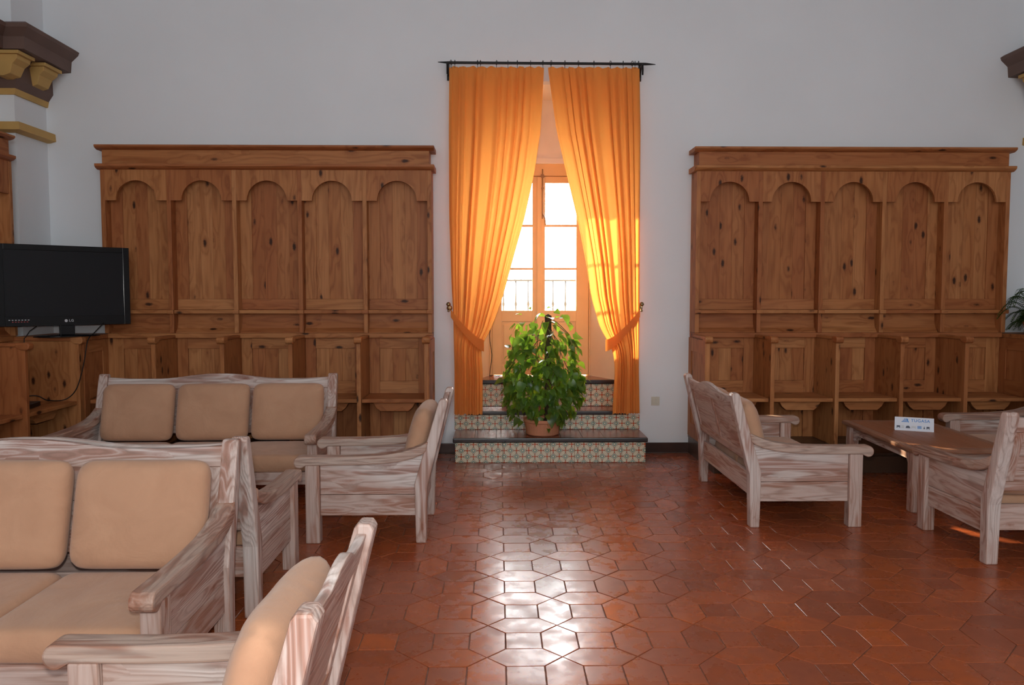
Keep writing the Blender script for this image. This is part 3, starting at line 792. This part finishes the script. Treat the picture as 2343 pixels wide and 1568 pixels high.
def shear(mb):
    mb.v = [(x, y + max(0, z - .37) * .262, z) for x, y, z in mb.v]; return mb
def make_seat(name, label, cat, n, spacing, group):
    t = thing(name, label, cat, (0, 0, 0), 0, group)
    X = spacing / 2; pw = .0375
    post = [(.318, 0), (.382, 0), (.392, .36), (.525, .900), (.512, .920), (.478, .920), (.466, .905), (.31, .38)]
    def arm_poly():
        top = [(.40, .655), (.36, .632), (.30, .607), (.22, .585), (.12, .570), (0, .562), (-.15, .558), (-.34, .558)]
        tip = [(-.415 + .040 * math.cos(a) * .9, .521 + .038 * math.sin(a)) for a in [R(90 + k * 20) for k in range(0, 11)]]
        bot = [(-.39, .492), (-.372, .503), (-.30, .503), (-.15, .503), (0, .506), (.12, .513), (.22, .526), (.30, .545), (.36, .570), (.385, .590)]
        return top + tip + bot
    ap = arm_poly()
    for sx in (-1, 1):
        MB().prism(post, 'X', sx * X - pw, sx * X + pw).build('back_post', WASH['Z'], t, bevel=.009)
        MB().box(sx * X - pw, sx * X + pw, -.38, -.29, 0, .5025).build('front_leg', WASH['Z'], t, bevel=.007)
        m = MB(); k = len(ap)
        m.prism(ap, 'X', sx * X - .044, sx * X + .044).build('armrest', ARMW['Y'], t, bevel=.009)
        MB().box(sx * X - .014, sx * X + .014, -.289, .318, .175, .308).build('side_plank', WASH['Y'], t, bevel=.003)
        up = [(-.289, .311), (.319, .311), (.315, .36), (.345, .50), (.375, .585), (.30, .543), (.22, .524), (.12, .511), (0, .504), (-.15, .501), (-.289, .501)]
        MB().prism(up, 'X', sx * X - .014, sx * X + .014).build('side_plank', WASH['Y'], t, bevel=.003)
    x0, x1 = -X + pw + .0005, X - pw - .0005
    MB().box(x0, x1, -.365, -.335, .175, .268).build('front_rail', WASH['X'], t, bevel=.005)
    MB().box(x0, x1, .335, .362, .20, .355).build('back_rail', WASH['X'], t, bevel=.004)
    MB().box(x0, x1, -.334, .334, .235, .258).build('seat_board', WORN['X'], t)
    # back frame
    cr = [(x0, .80), (x1, .80)]; K = 30; L = x1 - x0
    topc = []
    for i in range(K + 1):
        u = i / K; d = abs(u - .5) * 2
        wv = .880 + .012 * max(0, (d - .75) / .25) ** 1.5
        bump = .5 + .5 * math.cos(math.pi * min(1, max(0, (d - .05) / .50)))
        wv += .040 * bump
        topc.append((x1 - u * L, wv))
    shear(MB().prism(cr + topc, 'Y', .338, .368)).build('crest_rail', WASH['X'], t, bevel=.005)
    shear(MB().box(x0, x1, .338, .368, .44, .50)).build('lower_rail', WASH['X'], t, bevel=.005)
    st = [x0 + .03] + [x0 + (k + 1) * L / n for k in range(n - 1)] + [x1 - .03]
    if n == 1: st = [x0 + .03, x1 - .03]
    for x in st: shear(MB().box(x - .0295, x + .0295, .339, .367, .5005, .7995)).build('stile', WASH['Z'], t, bevel=.004)
    for a, b in zip(st, st[1:]):
        zm = .655
        shear(MB().box(a + .030, b - .030, .347, .360, .5005, zm - .001)).build('back_plank', WASH['X'], t, bevel=.003)
        shear(MB().box(a + .030, b - .030, .347, .360, zm + .001, .7995)).build('back_plank', WASH['X'], t, bevel=.003)
    cw = L / n
    sm_ = cushion_mesh(cw - .004, .64, .130, 20, 22, .42, .07, .004, 1); bm_ = cushion_mesh(cw - .022, .470, .140, 9, 7.0, .50, .16, .012, 2)
    for k in range(n):
        xc = x0 + (k + .5) * cw
        part('seat_cushion', sm_, t, (xc, -.045, .327), (R(-90), 0, 0))
        part('back_cushion', bm_, t, (xc, .320, .622), (R(-14.7), 0, R((-.8, .6, -.4)[k % 3])))
    return t
SG, AG = 'whitewashed pine sofas', 'whitewashed pine armchairs'
s3_ = make_seat('sofa', 'whitewashed three-seat sofa facing the camera at lower left, tan cushions', 'sofa', 3, 1.89, SG)
s3_.location = (-2.17, 3.08, 0)
def place(proto, x, y, rz, label):
    c = copy_tree(proto); c.location = (x, y, 0); c.rotation_euler = (0, 0, R(rz)); c['label'] = label; return c
place(s3_, -2.15, 4.13, 180, 'whitewashed sofa turned away, standing back to back with the lower left sofa')
place(s3_, -2.33, 6.08, 1.5, 'whitewashed three-seat sofa against the left stall row below the television')
s2_ = make_seat('sofa', 'whitewashed two-seat sofa right of the steps, seen from its side and back', 'sofa', 2, 1.305, SG)
s2_.location = (2.09, 5.88, 0); s2_.rotation_euler = (0, 0, R(90))
place(s2_, 3.54, 4.82, 180, 'whitewashed sofa at the right edge with its back to the camera')
place(s2_, 4.27, 5.99, -90, 'whitewashed sofa behind the right coffee table, only its arm and seat in view')
a1_ = make_seat('armchair', 'whitewashed armchair left of the steps facing left beside the three-seat sofa', 'armchair', 1, .64, AG)
a1_.location = (-.845, 5.255, 0); a1_.rotation_euler = (0, 0, R(-90))
place(a1_, -.892, 1.955, -91.3, 'whitewashed armchair nearest the camera at bottom left, cut by the frame')

# ------------------------------------------------------------------ coffee tables
def table(label, W, D, loc, rz, g):
    t = thing('coffee_table', label, 'table', loc, rz, g); H = .475
    n = 4; w = (W - .14) / n
    for k in range(n): MB().box(-W / 2 + .07 + k * w + .0008, -W / 2 + .07 + (k + 1) * w - .0008, -D / 2 + .0705, D / 2 - .0705, H - .03, H - .0005).build('top_plank', WORN['Y'], t, bevel=.0015, segs=1)
    for sx in (-1, 1):
        MB().box(*sorted((sx * (W / 2), sx * (W / 2 - .0695))), -D / 2, D / 2, H - .033, H).build('edge_board', WORN['Y'], t, bevel=.010)
        MB().box(-W / 2 + .070, W / 2 - .070, *sorted((sx * (D / 2), sx * (D / 2 - .0695))), H - .033, H).build('edge_board', WORN['X'], t, bevel=.010)
    lx, ly = W / 2 - .065, D / 2 - .085; lw = .04
    for sx in (-1, 1):
        for sy in (-1, 1):
            m = MB().box(sx * lx - lw, sx * lx + lw, sy * ly - lw, sy * ly + lw, 0, H - .034)
            m.build('leg', WASH['Z'], t, bevel=.007)
    def apron(L):
        zt, zb = H - .034, H - .105
        pts = [(-L, zt), (-L, zb - .06), (-L + .03, zb - .06), (-L + .035, zb - .03), (-L + .06, zb - .025), (-L + .075, zb), (L - .075, zb), (L - .06, zb - .025), (L - .035, zb - .03), (L - .03, zb - .06), (L, zb - .06), (L, zt)]
        return pts
    for sy in (-1, 1): MB().prism(apron(lx - lw - .0005), 'Y', *sorted((sy * ly - .012, sy * ly + .012))).build('apron', WASH['X'], t, bevel=.002)
    for sx in (-1, 1): MB().prism(apron(ly - lw - .0005), 'X', *sorted((sx * lx - .012, sx * lx + .012))).build('apron', WASH['Y'], t, bevel=.002)
    return t
table('worn pine coffee table between the right sofas carrying the white card sign', .74, 1.32, (3.37, 6.13, 0), R(-3), 'coffee tables')
table('coffee table mostly hidden behind the back-to-back sofas, only a corner showing', 1.28, .62, (-2.42, 5.235, 0), 0, 'coffee tables')

sg = thing('table_sign', 'white folded card sign with blue lettering on the right coffee table', 'sign', (3.385, 6.255, .4752), R(-24))
pw_, ph_ = .285, .105
cs = MB().prism([(-.028, 0), (-.0265, 0), (0, ph_), (.0265, 0), (.028, 0), (.0012, ph_ + .002), (-.0012, ph_ + .002)], 'X', -pw_ / 2, pw_ / 2)
cs.build('card', M_CARD, sg)
tilt = math.atan2(.028, ph_)
face = Matrix.Translation((0, -.0145, ph_ / 2 + .0)) @ Matrix.Rotation(R(90) - tilt, 4, 'X')
def on_face(me, x, z, nm):
    o = part(nm, me, sg); o.matrix_local = face @ Matrix.Translation((x, z, .0008)); return o
on_face(text_mesh('TUGASA', .033, M_BLUE, True), .045, .030, 'lettering')
lg = MB()
for k, (a_, b_) in enumerate(((-.030, .012), (-.022, .016), (-.014, .018))): lg.box(a_, b_ - .0, -.012 + k * .010, -.006 + k * .010, 0, .0008)
lg.prism([(.016, -.014), (.024, -.014), (.012, .016), (.004, .016)], 'Z', 0, .0009)
on_face(lg.mesh('emblem', M_BLUE), -.062, .028, 'emblem')
for k, (w, mt) in enumerate(((.026, M_NAVY), (.022, M_SILVER), (.034, M_NAVY), (.032, M_SILVER), (.030, M_BLUE), (.012, M_NAVY), (.022, M_NAVY))):
    x = (-.115, -.083, -.045, -.004, .038, .073, .100)[k]
    g = MB()
    if k % 3 == 0: g.box(-w / 2, w / 2, -.006, .008, 0, .0008).box(-w / 2, -w / 2 + .005, -.013, -.0062, 0, .0008).box(w / 2 - .005, w / 2, -.013, -.0062, 0, .0008)
    elif k % 3 == 1:
        for q in range(3): g.box(-w / 2, w / 2, -.011 + q * .008, -.006 + q * .008, 0, .0008)
    else: g.prism([(-w / 2, -.011), (w / 2, -.011), (w / 2 - .004, .002), (.003, .010), (-w / 2 + .004, .006)], 'Z', 0, .0008)
    on_face(g.mesh('pictogram', mt), x, -.022, 'pictogram')

# ------------------------------------------------------------------ television
ang = math.atan2(7.44 - 6.74, -3.46 + 4.25)
tv = thing('television', 'large black flat-screen television on the left corner cabinet', 'television', (-3.90, 7.125, 1.2055), ang)
TW, TH = 1.065, .715; tz = .10
fr = MB()
for a in ((-TW/2, -TW/2 + .055, tz, tz + TH), (TW/2 - .055, TW/2, tz, tz + TH), (-TW/2 + .055, TW/2 - .055, tz + TH - .05, tz + TH), (-TW/2 + .055, TW/2 - .055, tz, tz + .085)):
    fr.box(a[0], a[1], -.03, .03, a[2], a[3])
fr.build('bezel', M_PLASTIC, tv, bevel=.003)
MB().box(-TW/2 + .055, TW/2 - .055, -.024, .028, tz + .085, tz + TH - .05).build('screen', M_SCREEN, tv)
MB().box(-.35, .35, .028, .075, tz + .1, tz + .55).build('rear_housing', M_GREYPL, tv, bevel=.02)
MB().box(-.06, .06, -.02, .03, .012, tz + .02).build('stand_neck', M_PLASTIC, tv, bevel=.006)
MB().lathe([(.0, 0), (.27, 0), (.27, .008), (.24, .014), (.05, .022), (0, .022)], 40, Matrix.Diagonal((1, .48, 1, 1)), closed=False).build('stand_base', M_PLASTIC, tv, smooth=False)
lo = part('logo', text_mesh('LG', .030, M_SILVER, True), tv, (.03, -.0302, tz + .043), (R(90), 0, 0))
MB().lathe([(.0, 0), (.013, 0), (.013, .001), (0, .001)], 16, Matrix.Translation((-.012, -.0302, tz + .043)) @ Matrix.Rotation(R(90), 4, 'X'), closed=False).build('logo_disc', M_SILVER, tv)
sk = MB()
for k in range(7): sk.box(-.455 + k * .024, -.442 + k * .024, -.0308, -.030, tz + .052, tz + .058)
sk.build('sticker', M_SILVER, tv); sk = MB()
for k in range(6): sk.box(-.43 + k * .022, -.418 + k * .022, -.0308, -.030, tz + .036, tz + .042)
sk.build('sticker', M_REDP, tv)
c1 = [(-4.10, 7.02, 1.31), (-4.15, 6.98, 1.26), (-4.16, 6.94, 1.212), (-4.165, 6.922, 1.20), (-4.17, 6.92, 1.08)]
tag(MB().tube(c1, .004, 6).build('cable', M_IRON, smooth=True), 'short black cable hanging from the television over the ledge front', 'cable')
c2 = [(-3.66, 7.30, 1.32), (-3.70, 7.22, 1.24), (-3.735, 7.16, 1.17), (-3.75, 7.12, 1.0), (-3.752, 7.05, .85), (-3.76, 6.98, .74), (-3.78, 6.90, .68), (-3.84, 6.87, .655), (-3.95, 6.86, .66), (-4.02, 6.84, .70), (-4.10, 6.80, .70), (-4.18, 6.76, .67)]
def catmull(p, n=6):
    out = []; p = [Vector(q) for q in p]; p = [p[0]] + p + [p[-1]]
    for i in range(1, len(p) - 2):
        for k in range(n):
            t_ = k / n; out.append(.5 * ((2 * p[i]) + (p[i+1] - p[i-1]) * t_ + (2*p[i-1] - 5*p[i] + 4*p[i+1] - p[i+2]) * t_**2 + (-p[i-1] + 3*p[i] - 3*p[i+1] + p[i+2]) * t_**3))
    return out + [p[-2]]
tag(MB().tube(catmull(c2), .0045, 6).build('cable', M_IRON, smooth=True), 'long black cable looping from the television down to the receiver box', 'cable')
bx = thing('receiver_box', 'flat dark receiver box on the pine seat under the television', 'box', (-4.08, 6.62, .6225), R(8))
MB().box(-.15, .15, -.12, .12, .006, .045).build('case', M_GREYPL, bx, bevel=.004); MB().box(.1502, .153, -.11, .11, .012, .04).build('front_panel', M_PLASTIC, bx)
for sx in (-.12, .12):
    for sy in (-.09, .09): MB().lathe([(.01, 0), (.01, .006)], 10, Matrix.Translation((sx, sy, 0))).build('foot', M_IRON, bx)

# wall socket
ws = thing('light_switch', 'cream double wall switch right of the orange curtains', 'switch', (1.57, WY - .0005, .518))
MB().box(-.042, .042, -.008, 0, -.044, .044).build('plate', M_CREAMPL, ws, bevel=.003)
for sx in (-1, 1): MB().box(sx * .0165 - .014, sx * .0165 + .014, -.013, -.0081, -.026, .026).build('rocker', M_CREAMPL, ws, bevel=.003)

# ------------------------------------------------------------------ pothos
def leaf_geo(L, W, bend, fold):
    out = [(0, 0), (.10, .42), (.28, .50), (.5, .42), (.72, .25), (.9, .09), (1.0, 0)]
    vs = []; fs = []
    for t_, w in out:
        z = -bend * L * t_ ** 2
        vs += [(t_ * L - (.06 * L if w == .42 and t_ < .2 else 0), -w * W, z + fold * w * W), (t_ * L, 0, z), (t_ * L - (.06 * L if w == .42 and t_ < .2 else 0), w * W, z + fold * w * W)]
    for k in range(len(out) - 1):
        for i in range(2): fs.append((k * 3 + i, (k + 1) * 3 + i, (k + 1) * 3 + i + 1, k * 3 + i + 1))
    return vs, fs
pt = thing('potted_pothos', 'bushy green pothos climbing a moss pole in a terracotta pot on the lowest step', 'plant', (.425, 7.47, .2385))
PZ0 = .2385
MB().lathe([(.0, 0), (.145, 0), (.158, .01), (.178, .12), (.186, .13), (.186, .155), (.172, .157), (.165, .14), (.0, .138)], 36, closed=False).build('pot', M_TERRA, pt, smooth=False)
MB().lathe([(.0, .139), (.164, .139)], 24, closed=False).build('soil', M_SOIL, pt)
MB().lathe([(.0, .12), (.032, .13), (.034, .6), (.032, 1.08), (.034, 1.14), (0, 1.16)], 12, Matrix.Translation((.05, .0, 0)), closed=False).build('moss_pole', M_MOSS, pt, smooth=True)
rg = random.Random(21)
env = [(1.26, .13), (1.17, .23), (1.08, .27), (.95, .30), (.82, .31), (.70, .33), (.55, .37), (.42, .375), (.30, .34), (.20, .29), (.06, .21)]
def erad(z):
    for (za, ra), (zb, rb) in zip(env, env[1:]):
        if za >= z >= zb: return ra + (rb - ra) * (za - z) / (za - zb)
    return .1
for k in range(16):
    a = rg.uniform(0, 2 * math.pi); zt = rg.uniform(.9, 1.15); ze = rg.uniform(.25, .75); path = []
    for q in range(9):
        f = q / 8; z = zt + .06 * math.sin(f * 3.1) * (1 - f) + (ze - zt) * f ** 1.4; r = erad(z) * min(.95, .1 + 1.5 * f)
        path.append((r * math.cos(a + .3 * math.sin(f * 4)), .62 * r * math.sin(a + .3 * math.sin(f * 4)), z))
    MB().tube(path, .0035, 5).build('stem', M_STEM, pt, smooth=True)
variants = []
for L, W, bnd, fo in ((.095, .070, .35, .25), (.080, .062, .15, .35), (.11, .085, .45, .15), (.07, .052, .3, .4)):
    v, f = leaf_geo(L, W, bnd, fo); variants.append((v, f, MB().add(v, f).mesh('leaf', M_LEAF, smooth=True)))
def leaf_mat4(i, shell):
    z = rg.triangular(.06, 1.26, .40); R0 = erad(z)
    rho = R0 * (rg.uniform(.80, 1.06) if shell else rg.uniform(.25, .85))
    a = rg.uniform(0, 2 * math.pi)
    if shell: a = -abs(a if a < math.pi else 2 * math.pi - a) if rg.random() < .85 else a
    x, y = rho * math.cos(a), .60 * rho * math.sin(a)
    if z < .2 and shell: y = -abs(y) - .03
    yaw = a + rg.gauss(0, .7); pitch = rg.gauss(.75, .45) - (.5 if z > 1.1 else 0)
    s_ = rg.uniform(.7, 1.2)
    return Matrix.Translation((x, y, z)) @ Matrix.Rotation(yaw, 4, 'Z') @ Matrix.Rotation(pitch, 4, 'Y') @ Matrix.Rotation(rg.gauss(0, .6), 4, 'X') @ Matrix.Scale(s_, 4)
for k in range(300):
    v, f, me = variants[k % 4]
    o = part('leaf', me, pt); o.matrix_local = leaf_mat4(k, True)
m = MB(); tint = []
for k in range(460):
    v, f, me = variants[k % 4]; m.add(v, f, leaf_mat4(k, k % 3 == 0)); tint += [rg.random()] * len(v)
me = bpy.data.meshes.new('foliage'); me.from_pydata(m.v, [], m.f); me.update(); me.polygons.foreach_set('use_smooth', [True] * len(me.polygons))
a = me.attributes.new('tint', 'FLOAT', 'POINT'); a.data.foreach_set('value', tint); me.materials.append(M_LEAF)
fo = part('foliage', me, pt); fo['kind'] = 'stuff'

# ------------------------------------------------------------------ fern at the right edge
fn = thing('potted_fern', 'dark green fern at the right edge on top of the pine stall ledge', 'plant', (5.11, 7.36, 1.2055))
MB().lathe([(.0, 0), (.07, 0), (.09, .10), (.095, .10), (.095, .12), (.085, .12), (.08, .10), (0, .10)], 28, closed=False).build('pot', M_TERRA, fn)
rf = random.Random(4)
for k in range(64):
    a = rf.uniform(0, 2 * math.pi); L = rf.uniform(.20, .36); rise = rf.uniform(.0, .34); m = MB(); path = []
    for q in range(13):
        f = q / 12; r = L * f * .85; z = .11 + rise * math.sin(f * 2.3) + .03 * math.sin(f * 3) - .10 * f ** 2; path.append(Vector((r * math.cos(a), r * math.sin(a), z)))
    # keep fronds in front of the wall
    path = [Vector((min(p.x, .14), min(p.y, .33), p.z)) for p in path]
    m.tube(path, .002, 4)
    side = Vector((-math.sin(a), math.cos(a), 0)); fwd = Vector((math.cos(a), math.sin(a), 0))
    for q in range(24):
        f = .1 + .9 * q / 24; i = min(11, int(f * 12)); p = path[i].lerp(path[i + 1], f * 12 - i)
        w = .060 * math.sin(math.pi * min(1, f * .85 + .15)) + .008
        for sd in (-1, 1):
            tip = p + side * sd * w + fwd * .015 - Vector((0, 0, .012)); b1 = p + fwd * .006; b2 = p - fwd * .006
            mid_ = p.lerp(tip, .5) + Vector((0, 0, .004))
            n0 = len(m.v); m.v += [tuple(b2), tuple(b1), tuple(mid_ + fwd * .006), tuple(tip), tuple(mid_ - fwd * .005)]; m.f.append([n0, n0 + 1, n0 + 2, n0 + 3, n0 + 4])
    m.build('frond', M_FERN, fn)
